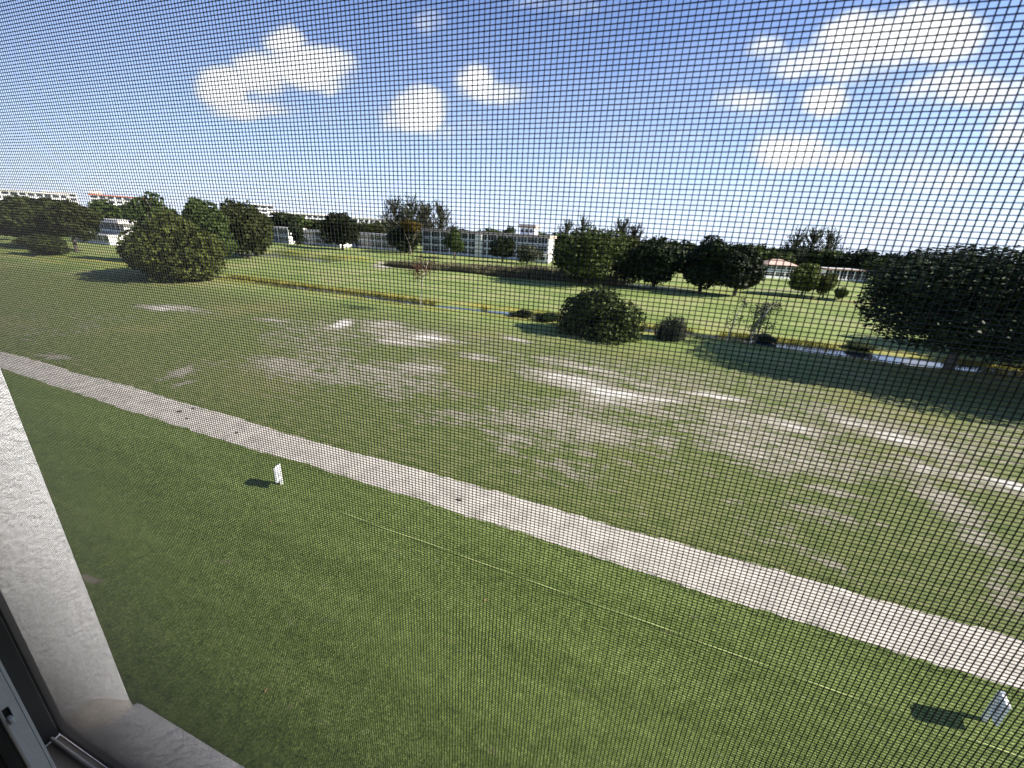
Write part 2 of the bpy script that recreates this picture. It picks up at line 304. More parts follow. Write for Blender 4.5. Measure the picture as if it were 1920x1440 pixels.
bank = np.clip(1-np.abs(sdist-2.6)/2.4, 0, 1)*np.clip(fbm(X*.5, Y, 0.25, 3, 51)*2.0-0.35, 0, 1)
bank = np.where((Y > stream_y(X)), np.clip(1-np.abs(sdist-3.4)/3.4, 0, 1)*np.clip(fbm(X*.4, Y, 0.22, 3, 51)*2.2-0.25, 0, 1), bank*0.75)
bank = np.maximum(bank, np.clip(mound*0.9, 0, 1)*np.clip(fbm(X, Y, 0.15, 3, 52)*2-0.4, 0, 1))
bank = np.maximum(bank, np.clip(1-np.abs(np.abs(Y-116)-5.5)/2.5, 0, 1)*0.5*(X > -60)*(X < 90))
bank *= np.clip(fbm(X, Y, 0.9, 3, 55)*2.2-.35, 0, 1)
bank *= np.clip((X+170)/30, 0, 1)*np.clip((160-X)/50, 0, 1)
verts = np.stack([X, Y, Z], -1).reshape(-1, 3); ny, nx = X.shape
idx = np.arange(nx*ny).reshape(ny, nx)
F = np.stack([idx[:-1, :-1], idx[:-1, 1:], idx[1:, 1:], idx[1:, :-1]], -1).reshape(-1, 4)
me = bpy.data.meshes.new('ground')
me.vertices.add(len(verts)); me.vertices.foreach_set('co', verts.astype(np.float32).ravel())
me.loops.add(len(F)*4); me.loops.foreach_set('vertex_index', F.astype(np.int32).ravel())
me.polygons.add(len(F)); me.polygons.foreach_set('loop_start', np.arange(0, len(F)*4, 4, dtype=np.int32))
me.update(calc_edges=True)
me.polygons.foreach_set('use_smooth', [True]*len(F))
for nm, arr in (('bare', bare), ('bank', bank)):
    at = me.attributes.new(nm, 'FLOAT', 'POINT'); at.data.foreach_set('value', arr.astype(np.float32).ravel())
def ground_mat():
    m = bpy.data.materials.new('ground_grass'); m.use_nodes = True
    N = m.node_tree.nodes; L = m.node_tree.links; p = N['Principled BSDF']
    g = NN(N, 'ShaderNodeNewGeometry'); pos = g.outputs['Position']
    def attr(nm):
        a = NN(N, 'ShaderNodeAttribute'); a.attribute_name = nm; return a.outputs['Fac']
    sp = NN(N, 'ShaderNodeSeparateXYZ'); L.new(pos, sp.inputs[0])
    big = nz(0.09, 4, 0.6, pos, N, L); mid = nz(0.9, 5, 0.65, pos, N, L); fine = nz(14.0, 5, 0.85, pos, N, L)
    mp = NN(N, 'ShaderNodeMapping'); mp.inputs['Scale'].default_value = (0.25, 1.6, 1); L.new(pos, mp.inputs['Vector'])
    stk = nz(0.8, 5, 0.65, mp.outputs[0], N, L)
    mp2 = NN(N, 'ShaderNodeMapping'); mp2.inputs['Scale'].default_value = (0.55, 1.5, 1); L.new(pos, mp2.inputs['Vector'])
    stk2 = nz(1.9, 7, 0.8, mp2.outputs[0], N, L)
    def ramp(fac, *cols):
        r = NN(N, 'ShaderNodeValToRGB'); L.new(fac, r.inputs[0]); e = r.color_ramp.elements
        while len(e) < len(cols): e.new(0.5)
        for i, (q, c) in enumerate(cols): e[i].position = q; e[i].color = (*c, 1)
        return r.outputs[0]
    def mixc(f, a, b):
        x = NN(N, 'ShaderNodeMix', data_type='RGBA')
        if isinstance(f, float): x.inputs['Factor'].default_value = f
        else: L.new(f, x.inputs['Factor'])
        L.new(a, x.inputs['A']); L.new(b, x.inputs['B']); return x.outputs['Result']
    M_ = lambda op, a, b=None, c=None, cl=False: mt(op, a, b, c, N, L, cl)
    # mown lawn by the building, rough field, fairway
    med = nz(3.2, 6, 0.75, pos, N, L)
    gf = M_('ADD', M_('MULTIPLY', med.outputs['Fac'], 0.3), M_('MULTIPLY', fine.outputs['Fac'], 0.7))
    gf = M_('ADD', gf, M_('MULTIPLY', M_('SUBTRACT', nz(0.35, 3, 0.6, mp.outputs[0], N, L).outputs['Fac'], 0.5), 0.16))
    lawn = ramp(gf, (0.39, (0.040, 0.064, 0.012)), (0.50, (0.108, 0.152, 0.034)), (0.61, (0.235, 0.280, 0.090)))
    rf = M_('ADD', M_('MULTIPLY', stk2.outputs['Fac'], 0.7), M_('MULTIPLY', fine.outputs['Fac'], 0.3))
    rough = ramp(rf, (0.38, (0.062, 0.092, 0.022)), (0.50, (0.128, 0.155, 0.045)), (0.62, (0.220, 0.215, 0.090)))
    ff = M_('ADD', M_('MULTIPLY', stk.outputs['Fac'], 0.35), M_('MULTIPLY', big.outputs['Fac'], 0.65))
    fair = ramp(ff, (0.38, (0.130, 0.180, 0.042)), (0.50, (0.195, 0.242, 0.070)), (0.62, (0.290, 0.310, 0.130)))
    yy = sp.outputs[1]
    ed = M_('ADD', yy, M_('MULTIPLY', M_('SUBTRACT', mid.outputs['Fac'], 0.5), 3.0))
    c = mixc(M_('MULTIPLY', M_('SUBTRACT', ed, 12.6), 0.9, None, True), lawn, rough)
    c = mixc(M_('MULTIPLY', M_('SUBTRACT', ed, 40.0), 0.10, None, True), c, fair)
    # dry yellowish patches
    dry = M_('MULTIPLY', M_('SUBTRACT', big.outputs['Fac'], 0.50), 3.2, None, True)
    drc = ramp(stk.outputs['Fac'], (0.3, (0.165, 0.165, 0.045)), (0.7, (0.29, 0.25, 0.11)))
    c = mixc(M_('MULTIPLY', dry, M_('MULTIPLY', M_('SUBTRACT', yy, 13.0), 0.1, None, True)), c, drc)
    # stream-side algae and dead reeds
    bk = attr('bank')
    bc = ramp(stk.outputs['Fac'], (0.32, (0.26, 0.24, 0.035)), (0.50, (0.40, 0.30, 0.035)), (0.62, (0.34, 0.20, 0.05)), (0.74, (0.17, 0.12, 0.06)))
    c = mixc(M_('MULTIPLY', bk, 0.66, None, True), c, bc)
    # sandy bare soil
    br = attr('bare')
    bf = M_('ADD', br, M_('MULTIPLY', M_('SUBTRACT', M_('ADD', M_('MULTIPLY', stk2.outputs['Fac'], 0.65), M_('MULTIPLY', stk.outputs['Fac'], 0.35)), 0.5), 4.5))
    bf = M_('MULTIPLY', M_('SUBTRACT', bf, 0.40), 3.5, None, True)
    sc = ramp(M_('ADD', M_('MULTIPLY', br, 0.72), M_('MULTIPLY', M_('SUBTRACT', stk2.outputs['Fac'], 0.5), 1.6)), (0.22, (0.200, 0.180, 0.115)), (0.65, (0.31, 0.285, 0.205)), (1.0, (0.56, 0.53, 0.45)))
    c = mixc(bf, c, sc)
    L.new(c, p.inputs['Base Color']); p.inputs['Roughness'].default_value = 0.95; p.inputs['Specular IOR Level'].default_value = 0.15
    b = NN(N, 'ShaderNodeBump'); b.inputs['Strength'].default_value = 0.9; b.inputs['Distance'].default_value = 0.09
    hb = nz(7.0, 5, 0.75, pos, N, L)
    L.new(hb.outputs['Fac'], b.inputs['Height']); L.new(b.outputs[0], p.inputs['Normal'])
    return m
me.materials.append(ground_mat())
go = bpy.data.objects.new('ground', me); link(go); tag(go, kind='structure')

def gz(x, y):
    j = int(np.clip(np.searchsorted(xs, x), 1, nx-1)); i = int(np.clip(np.searchsorted(ys, y), 1, ny-1))
    return float(Z[i, j])

# water
def water_mat():
    m = bpy.data.materials.new('water'); m.use_nodes = True
    N = m.node_tree.nodes; L = m.node_tree.links; p = N['Principled BSDF']
    p.inputs['Base Color'].default_value = (0.035, 0.045, 0.05, 1); p.inputs['Roughness'].default_value = 0.09
    p.inputs['IOR'].default_value = 1.33; p.inputs['Specular IOR Level'].default_value = 1.0
    g = NN(N, 'ShaderNodeNewGeometry'); n = nz(1.1, 3, 0.5, g.outputs['Position'], N, L)
    b = NN(N, 'ShaderNodeBump'); b.inputs['Strength'].default_value = 0.25; b.inputs['Distance'].default_value = 0.03
    L.new(n.outputs['Fac'], b.inputs['Height']); L.new(b.outputs[0], p.inputs['Normal'])
    return m
M_water = water_mat()
def strip(name, xa, xb, n, lo, hi, z):
    b = MB(); P = []
    for x in np.linspace(xa, xb, n): P += [(x, lo(x), z(x) if callable(z) else z), (x, hi(x), z(x) if callable(z) else z)]
    b.poly(P, [(2*i, 2*i+2, 2*i+3, 2*i+1) for i in range(n-1)])
    return b
o = strip('stream_water', -95, 95, 400, lambda x: stream_y(x)-2.2, lambda x: stream_y(x)+2.2, -0.09).build('stream_water', M_water); tag(o, kind='structure')
o = strip('canal_water', -58, 58, 60, lambda x: 112.5+1.2*math.sin(x*.05), lambda x: 119.5+1.2*math.sin(x*.05), -0.45).build('canal_water', M_water); tag(o, kind='structure')
b = MB(); b.box(-136, -88, 92, 113, -0.4, -0.22); o = b.build('pond_water', M_water); tag(o, kind='structure')

# sandy cart path, ragged edges
M_sand = mat('path_sand', (0.455, 0.415, 0.345), 0.95, 0.24, 1.4, 0.5, 30.0, spec=0.1, detail=8)
rng = np.random.RandomState(3)
px = np.linspace(-95, 40, 1500)
def smooth_noise(x, sc, seed): return fbm(x, x*0+3.3, sc, 4, seed)-0.5
cen = 13.02 - 0.028*np.minimum(px, 0) - 0.014*np.maximum(px, 0)
wob1 = 0.55*smooth_noise(px, 0.22, 71) + 0.22*smooth_noise(px, 2.6, 73)
wob2 = 0.55*smooth_noise(px, 0.22, 72) + 0.22*smooth_noise(px, 2.6, 74)
lo = cen-1.02+wob1; hi = cen+0.98+wob2
P = []
for i in range(len(px)):
    for t in (0, .08, .5, .92, 1): P.append((px[i], lo[i]*(1-t)+hi[i]*t, 0.0 + (0.008 if 0 < t < 1 else 0)))
b = MB(); b.poly(P, [(5*i+k, 5*i+5+k, 5*i+6+k, 5*i+1+k) for i in range(len(px)-1) for k in range(4)])
me_ = b.mesh('path', M_sand, True)
for v in me_.vertices:
    v.co.z += gz(v.co.x, v.co.y)*0 + 0.006
o = bpy.data.objects.new('path', me_); link(o); tag(o, kind='structure')
# scrub tufts growing through the path
def tuft_quads(n, rx, ry, h, rs, wdt=0.02):
    V = []
    for _ in range(n):
        a = rs.rand()*2*PI; r = math.sqrt(rs.rand()); x = rx*r*math.cos(a); y = ry*r*math.sin(a); t = rs.rand()*PI
        dx = math.cos(t)*wdt; dy = math.sin(t)*wdt; lx = (rs.rand()-.5)*h; ly = (rs.rand()-.5)*h; hh = h*(.5+rs.rand()*.6)
        V.append([(x-dx, y-dy, 0), (x+dx, y+dy, 0), (x+lx+dx*.4, y+ly+dy*.4, hh), (x+lx-dx*.4, y+ly-dy*.4, hh)])
    return np.array(V)
rs = np.random.RandomState(5)
tm = quads_mesh('weed_tuft', tuft_quads(200, .30, .15, .08, rs), M_leaf_grey)
for x, y, sc, lab in ((-6.53, 12.95, .6, 'small green weed tuft alone on the pale path right of the left sign'),
                      (-24.6, 13.75, .8, 'largest dark weed tuft on the left part of the pale path'),
                      (-24.4, 14.35, .5, 'small dark weed tuft at the far edge of the path, left part'),
                      (-23.4, 13.35, .5, 'small dark weed tuft at the near edge of the path, left part'),
                      (-19.6, 13.3, .45, 'small dark weed tuft mid path between the dark tufts and the sign')):
    o = bpy.data.objects.new('weed_tuft', tm); link(o); o.location = (x, y, 0.03); o.scale = (sc*.75, sc*.75, sc*.5); tag(o, lab, 'weed', 'weeds in the sandy path')

# yellow string lying over the lawn
P = []
for x in np.linspace(-11, 14, 90):
    P.append((x, 10.30-0.036*(x+8.7)+0.012*math.sin(x*.9), 0.05+0.015*math.sin(x*1.7)))
b = MB(); b.tube(P, [0.0105]*len(P), 5); o = b.build('string_line', M_string, None, True); tag(o, 'thin yellow string stretched low across the mown lawn', 'string')
lm = MB()
lm.poly([(-.09,0,0),(0,-.05,.03),(.1,0,.01),(0,.06,.04)], [(0,1,2,3)]); lmm = lm.mesh('dry_leaf', M_leaf_brown)
for x, y, r, lab in ((-3.53, 8.83, .4, 'dry brown leaf on the lawn just below the yellow string'), (-7.26, 4.45, 1.7, 'dry brown leaf on the lawn near the bottom left'),
                     (-12.2, 8.9, 2.5, 'dry brown leaf on the lawn below the left sign')):
    o = bpy.data.objects.new('dry_leaf', lmm); link(o); o.location = (x, y, .03); o.scale = (.6, .6, .6); o.rotation_euler = (0, 0, r); tag(o, lab, 'leaf', 'dry leaves on the lawn')

# ------------------------------------------------------------------ the two white signs
def sign(x, y, rz, side, lab):
    t = empty('post_sign', (x, y, 0), rz); tag(t, lab, 'sign', 'white signs beside the path')
    b = MB(); h = 0.93
    b.poly([(-.05,-.05,0),(.05,-.05,0),(.05,.05,0),(-.05,.05,0),(-.05,-.05,h),(.05,-.05,h),(.05,.05,h+.05),(-.05,.05,h+.05)],
           [(0,3,2,1),(4,5,6,7),(0,1,5,4),(1,2,6,5),(2,3,7,6),(3,0,4,7)])
    b.build('post', M_sign_post, t, bevel=.006)
    b = MB(); x0, x1 = (-.42, -.052) if side < 0 else (.052, .42)
    b.box(x0, x1, -.03, .03, .32, .95); b.build('panel', M_sign, t, bevel=.012)
    b = MB(); b.box(x0+.05, x1-.12, -.036, .036, .45, .80); b.build('face_plate', M_grey, t)
    b = MB(); b.box(x0, x1, -.04, .04, .952, .985); b.build('cap', M_sign_post, t, bevel=.006)
sign(-13.86, 10.86, math.radians(-62), 1, 'white post sign left of centre with its panel left of the post')
sign(9.03, 10.43, math.radians(-104), 1, 'white post sign at the bottom right, its panel to the right of the post')

# ------------------------------------------------------------------ vegetation
def crown_quads(n, leaf, seed, lobes=16, flat=1.0, compact=False, core=0.25):
    rs = np.random.RandomState(seed)
    C = rs.normal(size=(lobes, 3)); C /= np.linalg.norm(C, axis=1)[:, None]
    if compact: C *= (0.45+0.22*rs.rand(lobes))[:, None]; R = 0.30+0.14*rs.rand(lobes)
    else: C *= (0.42+0.38*rs.rand(lobes))[:, None]; R = 0.20+0.24*rs.rand(lobes)
    C[:, 2] *= 0.85; C[0] = 0; R[0] = 0.60
    wgt = R**2; wgt /= wgt.sum()
    k = rs.choice(lobes, n, p=wgt)
    d = rs.normal(size=(n, 3)); d /= np.linalg.norm(d, axis=1)[:, None]
    rr = 0.72+0.36*rs.rand(n)**0.8; inner = rs.rand(n) < core; rr[inner] *= rs.rand(inner.sum())
    P = C[k] + d*(R[k]*rr)[:, None]
    P[:, 2] = np.maximum(P[:, 2], -0.98*flat)
    nrm = d*0.7 + rs.normal(size=(n, 3))*0.6 + np.array([0, 0, .35]); nrm /= np.linalg.norm(nrm, axis=1)[:, None]
    a = np.cross(nrm, rs.normal(size=(n, 3))); a /= np.linalg.norm(a, axis=1)[:, None]; b = np.cross(nrm, a)
    s = (leaf*(0.55+0.9*rs.rand(n)))[:, None]
    return np.stack([P-a*s-b*s*.35, P+a*s*.2-b*s*.6, P+a*s+b*s*.3, P-a*s*.1+b*s*.65], 1)
def crown_mesh(name, n, leaf, seed, m, **k): return quads_mesh(name, crown_quads(n, leaf, seed, **k), m)
CROWNS = {}
def crown_for(level, var, m):
    key = (level, var, m.name)
    if key not in CROWNS:
        n, leaf = {'far': (2600, .095), 'mid': (8000, .058), 'near': (13000, .040), 'big': (85000, .0175)}[level]
        CROWNS[key] = crown_mesh('crown', n, leaf, 100+var*7+len(level), m, lobes=18+4*var, compact=level in ('near', 'big'))
    return CROWNS[key]
def trunk_mesh(seed, m, spread=.5, n=5, r=.035):
    rs = np.random.RandomState(seed); b = MB()
    b.tube([(0,0,-.03),(0.01,0,.12),(.02,.01,.35),(.01,.02,.55)], [r*1.35, r, r*.8, r*.5], 8)
    for i in range(n):
        a = 2*PI*i/n+rs.rand(); z0 = .22+.3*rs.rand(); q = spread*(.5+.5*rs.rand())
        b.tube([(0.015,0.005,z0),(.25*q*math.cos(a),.25*q*math.sin(a),z0+.15),(.7*q*math.cos(a),.7*q*math.sin(a),min(.92, z0+.42))], [r*.55, r*.4, r*.12], 6)
    return b.mesh('trunk', m, True)
TR = [trunk_mesh(11+i, M_bark, .5, 5) for i in range(3)]
def tree(name, x, y, h, r, cb, lab, level='far', var=0, m=None, cat='tree', group=None, sink=0.0, cx=None, cy=None, rz=None):
    m = m or M_leaf
    rot = rz if rz is not None else (x*1.7+y*.9) % (2*PI)
    t = empty(name, (x, y, gz(x, y) if y < 135 else 0), 0.0); tag(t, lab, cat, group)
    tk = bpy.data.objects.new('trunk', TR[var % 3]); link(tk, t); tk.scale = (h*.85, h*.85, h); tk.rotation_euler = (0, 0, rot)
    c = bpy.data.objects.new('crown', crown_for(level, var % 4, m)); link(c, t)
    ch = max(h-cb, 1.0)
    c.location = ((cx or 0), (cy or 0), cb+ch*.5); c.scale = (r*1.04, r*1.04, ch*.54); c.rotation_euler = (0, 0, rot)
    return t

# --- big trees at the right
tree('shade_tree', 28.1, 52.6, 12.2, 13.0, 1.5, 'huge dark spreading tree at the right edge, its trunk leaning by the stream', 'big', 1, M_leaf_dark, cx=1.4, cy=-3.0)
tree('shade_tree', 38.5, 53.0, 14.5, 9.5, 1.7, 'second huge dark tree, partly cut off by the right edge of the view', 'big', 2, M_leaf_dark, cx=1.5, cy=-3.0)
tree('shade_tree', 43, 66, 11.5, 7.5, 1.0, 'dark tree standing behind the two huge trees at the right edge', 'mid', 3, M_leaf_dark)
# --- bushes by the stream
tree('round_bush', -6.25, 47.9, 5.9, 5.3, -3.6, 'large round dense green bush on the near bank in the middle', 'near', 2, M_leaf, 'bush')
tree('small_bush', 1.45, 50.31, 3.1, 1.8, -1.6, 'small brownish green bush right of the large round bush', 'near', 1, M_leaf_grey, 'bush')
for i, (x, y, h, r, lab) in enumerate((( -17.6, 53.0, 1.0, 1.5, 'low dark shrub on the near bank just left of the large round bush'),
        (-13.6, 52.2, 1.1, 1.6, 'low dark shrub tucked against the left side of the large round bush'),
        (12.4, 56.6, .9, 1.3, 'low dark shrub at the water edge where the bright stream begins'),
        (22.5, 58.0, .9, 1.6, 'low green shrub between the stream and the huge tree'),
        (-5.0, 55.6, .8, 1.6, 'low green shrub behind the right side of the large round bush'))):
    tree('water_shrub', x, y, h, r, -.15, lab, 'mid', i, M_leaf_dark if i < 3 else M_leaf, 'shrub', 'low shrubs along the stream')

# --- thin leaning tree with reddish leaves, bare saplings
def sapling(name, x, y, h, lean, lab, m, r, n, cat='tree', bark=M_bark_pale, start=.55, leaf=.12):
    rs = np.random.RandomState(int(abs(x*13))); t = empty(name, (x, y, 0)); tag(t, lab, cat)
    b = MB(); pts = [(0, 0, -.1), (lean*.1, 0, h*.3), (lean*.35, 0, h*.6), (lean, 0.1, h*.97)]
    b.tube(pts, [.085, .07, .05, .02], 7); tips = []
    for i in range(9):
        f = start+(.97-start)*rs.rand(); a = rs.rand()*2*PI; bx = lean*f*f; q = r*(.5+.6*rs.rand())
        e = (bx+q*math.cos(a), q*math.sin(a), h*f+q*.7); tips.append(e)
        b.tube([(bx*.9, .05, h*f-.1), (bx+q*.5*math.cos(a), q*.5*math.sin(a), h*f+q*.25), e], [.03, .02, .008], 5)
    b.build('trunk', bark, t, True)
    Q = []
    for _ in range(n):
        e = tips[rs.randint(len(tips))]; f = rs.rand(); k = rs.normal(size=3)*.28*r
        c = np.array(e)*(1-.35*f)+np.array((lean*.55, 0, h*.8))*.35*f + k
        u_ = rs.normal(size=3); u_ /= np.linalg.norm(u_); v_ = np.cross(u_, rs.normal(size=3)); v_ /= np.linalg.norm(v_)
        Q.append([c-u_*leaf, c-v_*leaf*.5, c+u_*leaf, c+v_*leaf*.5])
    c = bpy.data.objects.new('crown', quads_mesh('crown', np.array(Q), m)); link(c, t)
    return t
sapling('leaning_tree', -29.75, 47.05, 7.0, 1.3, 'thin pale leaning tree with a sparse reddish crown in front of the long apartment building', M_leaf_red, 1.3, 520)
sapling('bank_shrub', 10.9, 54.0, 4.3, .5, 'ragged grey green shrub on the bank beside the two bare saplings', M_leaf_grey, 1.3, 900, cat='shrub', start=.08)
sapling('bare_sapling', 7.4, 50.3, 5.4, .9, 'nearly bare pale sapling, the left of the two by the small bush', M_leaf_grey, .8, 160, start=.3)
sapling('bare_sapling', 9.9, 51.8, 5.0, 1.3, 'nearly bare sapling behind the ragged grey shrub, the right of the two', M_leaf_grey, 1.1, 420, start=.15)

# --- row of dark trees across the far fairway
tree('fairway_tree', -18.4, 103.0, 14.2, 9.6, .2, 'tall broad tree left of the dark row, crown down to the ground', 'near', 1, M_leaf, 'tree', 'trees in a row across the fairway')
for x, y, h, r, cb, v, lab in ((-10.1, 109.8, 8.6, 4.2, .6, 2, 'low dark tree between the tall broad tree and the dark row'),
        (-2.65, 107.3, 12.2, 5.2, 1.7, 3, 'dark tree with bare trunk showing, third in the fairway row'),
        (7.8, 108.4, 12.2, 5.5, 1.7, 0, 'tallest dark tree at the middle of the fairway row with paired trunks'),
        (14.7, 104.6, 11.0, 5.3, 1.2, 1, 'dark tree that ends the fairway row on the right')):
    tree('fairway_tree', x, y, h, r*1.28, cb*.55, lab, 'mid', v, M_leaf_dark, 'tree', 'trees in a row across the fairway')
for x, y, h, r, cb, v, lab in ((31.6, 121, 8.0, 4.4, .5, 1, 'bright green tree by the canal in front of the tan roofed house'),
        (36.4, 122, 6.0, 2.9, .5, 2, 'smaller bright green tree leaning against the right of the bright canal tree'),
        (39.6, 121.5, 3.1, 1.4, 0, 3, 'lowest round green bush right of the bright canal trees')):
    tree('canal_tree', x, y, h, r, cb, lab, 'mid', v, M_leaf_bright, 'tree', 'bright trees by the canal')

# --- left side
LT = [(-192.7, 67.7, 12.9, 8.4, .6, 'far', M_leaf, 'dark green tree cut by the left edge of the view'),
 (-161.6, 67.2, 13.2, 7.2, 2.0, 'mid', M_leaf, 'large dull green tree at the left edge behind the shady lawn'),
 (-145.4, 66.7, 12.8, 5.0, 3.5, 'mid', M_leaf, 'dull green tree just left of the white flat roofed house'),
 (-137.0, 57.0, 5.0, 3.8, -.2, 'mid', M_leaf, 'low bush under the large dull green tree at the left edge'),
 (-210.0, 108.6, 14.4, 8.2, 4, 'far', M_leaf, 'green tree behind the left half of the white flat roofed house'),
 (-215.2, 121.5, 13.8, 8.0, 4, 'far', M_leaf, 'green tree behind the right half of the white flat roofed house'),
 (-78.1, 48.0, 11.5, 7.8, -4, 'near', M_leaf_sun, 'big sunlit tree with its foliage down to the near fairway, at left'),
 (-84.5, 53.5, 9.5, 6.0, -2, 'mid', M_leaf_sun, 'sunlit lower tree joined to the left of the big foliage mass'),
 (-106.7, 65.1, 14.3, 6.2, 1.0, 'mid', M_leaf, 'tall green tree behind the left part of the big sunlit tree'),
 (-101.4, 70.2, 14.4, 6.6, .6, 'mid', M_leaf, 'tall green tree behind the right part of the big sunlit tree'),
 (-109.7, 87.1, 15.2, 6.6, 1.2, 'mid', M_leaf, 'tall domed tree right of the big sunlit tree, rising against the sky'),
 (-163, 155.0, 11.6, 3.4, .5, 'far', M_leaf_dark, 'narrow tree filling the gap between the left and middle low houses'),
 (-118.0, 96.0, 13.0, 5.5, .4, 'mid', M_leaf, 'tree just right of the tall domed tree, crown lower than it'),
 (-135.5, 100.9, 7.7, 5.4, .2, 'far', M_leaf_dark, 'low shady tree at the foot of the tall domed tree'),
 (-199.6, 181.8, 15.4, 7.6, 3, 'far', M_leaf_dark, 'dark tree behind the low grey house with white columns'),
 (-193, 187, 14.6, 7.0, 3, 'far', M_leaf, 'green tree between the two low apartment houses at left'),
 (-184, 192, 11.6, 6.0, 3, 'far', M_leaf, 'small green tree over the roof of the middle low apartment house'),
 (-135.9, 153.5, 15.4, 8.8, 1.2, 'mid', M_leaf_dark, 'tall dark tree between the middle and right low apartment houses'),
 (-159.2, 205.6, 12.8, 8.2, 3, 'far', M_leaf, 'green tree behind the right low apartment house'),
 (-109.3, 162.7, 12.4, 7.3, .3, 'mid', M_leaf_dark, 'dark tree at the left end of the long apartment building'),
 (-79.2, 150.4, 11.4, 4.6, 3.2, 'mid', M_leaf, 'green tree standing before the middle of the long apartment building'),
 (-60.1, 153.7, 9.2, 5.2, 1.4, 'mid', M_leaf_dark, 'green tree standing before the right part of the long apartment building'),
 (-51.0, 156.9, 7.1, 5.4, .6, 'far', M_leaf_grey, 'low pale green tree left of the small white annexe'),
 (-90.2, 211.6, 13.3, 6.3, 5, 'far', M_leaf, 'tree top showing over the middle of the long flat roof'),
 (-82.9, 219.9, 14.2, 4.7, 5, 'far', M_leaf_dark, 'dark tree top showing just left of the rooftop tower'),
 (-304, 127.4, 14.4, 9.2, 3, 'far', M_leaf, 'distant tree below the left white apartment tower'),
 (-330, 118, 14.4, 10.5, 3, 'far', M_leaf, 'distant tree at the far left skyline'),
 (-230.8, 191.7, 15.9, 6.0, 4, 'far', M_leaf_dark, 'distant tree left of the domed tree on the skyline'),
 (-75.2, 248.9, 12.5, 7.9, 3, 'far', M_leaf, 'distant tree right of the rooftop tower'),
 (-56.3, 223, 12.3, 7.6, .6, 'far', M_leaf, 'pale green tree at the right end of the long apartment building'),
 (-18.3, 199.2, 12.8, 6.9, 1, 'far', M_leaf, 'distant tree behind the low tree of the fairway row'),
 (-6.2, 209.9, 13.6, 8.7, 1, 'far', M_leaf_dark, 'distant dark tree behind the third tree of the fairway row'),
 (6.6, 219.9, 11.6, 8.6, 0, 'far', M_leaf_dark, 'distant dark tree seen left of the tallest dark fairway tree'),
 (18.9, 229.2, 11.6, 8.0, .4, 'far', M_leaf_dark, 'distant dark tree seen between the last two fairway trees'),
 (26.8, 188.1, 11.5, 6.4, 1, 'far', M_leaf, 'distant tree left of the tan roofed house'),
 (43.1, 225.9, 11.2, 7.4, 1, 'far', M_leaf, 'distant tree right behind the tan roofed house'),
 (60, 253, 12.0, 9.0, 1, 'far', M_leaf_dark, 'distant dark tree under the left feathery pines on the right'),
 (67, 230.5, 11.4, 8.0, 1, 'far', M_leaf, 'distant tree under the right feathery pines on the right'),
 (73.7, 217.9, 11.6, 6.9, 2, 'far', M_leaf_dark, 'distant tree behind the low screened house'),
 (78.5, 205.5, 10.0, 5.6, 2, 'far', M_leaf, 'distant tree right of the low screened house'),
 (81.3, 193.6, 10.8, 5.2, 1, 'far', M_leaf_dark, 'distant dark tree just left of the huge tree crown'),
 (79.8, 172.4, 10.6, 5.8, 1, 'far', M_leaf, 'distant tree touching the left edge of the huge tree crown')]
for i, (x, y, h, r, cb, lv, m, lab) in enumerate(LT):
    tree('leafy_tree', x, y, h, r*(1.0 if 'big sunlit' in lab or (-165 < x < -45 and 140 < y < 182) else 1.22), cb*.7, lab, lv, i, m, 'tree', 'trees among the houses')
# yellow flowering tree
tree('flame_tree', -104.5, 158.7, 13.6, 5.3, 8.6, 'tree with a yellow orange flowering top left of the long roof', 'far', 1, M_flame)
# skyline trees far behind, each its own tree
MARKS = [(-80, 'left of the long white tower'), (-68, 'above the white flat roofed house'), (-60, 'behind the big sunlit tree'), (-54, 'behind the tall domed tree'),
         (-50.5, 'above the house with porch columns'), (-46, 'above the middle low apartment house'), (-41, 'above the right low apartment house'),
         (-35, 'behind the feathery pines of the long building'), (-28, 'above the left wing of the long building'), (-21, 'beside the rooftop tower'),
         (-15, 'right of the long building'), (-10, 'behind the tall broad tree'), (-5, 'behind the third fairway row tree'), (1.5, 'behind the tallest fairway row tree'),
         (6.5, 'behind the last fairway row tree'), (10.5, 'above the tan roofed villa'), (14.5, 'behind the right feathery pines'), (19, 'above the low screened house'), (23, 'behind the huge shade tree')]
ORD = ['first', 'second', 'third', 'fourth', 'fifth', 'sixth', 'seventh', 'eighth', 'ninth', 'tenth', 'eleventh', 'twelfth', 'thirteenth', 'fourteenth', 'fifteenth', 'sixteenth', 'seventeenth', 'eighteenth']
rs = np.random.RandomState(77)
cnt = {}
for k, ang in enumerate(np.linspace(-75, 36, 96)):
    D = (265 if k % 2 else 315) + 40*rs.rand(); ad = ang + rs.rand()*.8; a = math.radians(ad); x = D*math.sin(a); y = D*math.cos(a)
    h = (10.6 if k % 2 else 11.6)+1.8*rs.rand()+(1.2 if ang < -35 else 0); r = 7+3.5*rs.rand()
    mk = [m_ for q_, m_ in MARKS if ang >= q_][-1]; cnt[mk] = cnt.get(mk, 0)+1
    t = empty('background_tree', (x, y, 0))
    tag(t, ORD[cnt[mk]-1]+' skyline tree from the left '+mk, 'tree', 'distant treeline')
    c = bpy.data.objects.new('crown', crown_for('far', k % 4, M_leaf_dark if k % 3 else M_leaf)); link(c, t)
    c.location = (0, 0, h*.46); c.scale = (r, r, h*.55); c.rotation_euler = (0, 0, k)
    tk = bpy.data.objects.new('trunk', TR[k % 3]); link(tk, t); tk.scale = (h*.8, h*.8, h*.8)

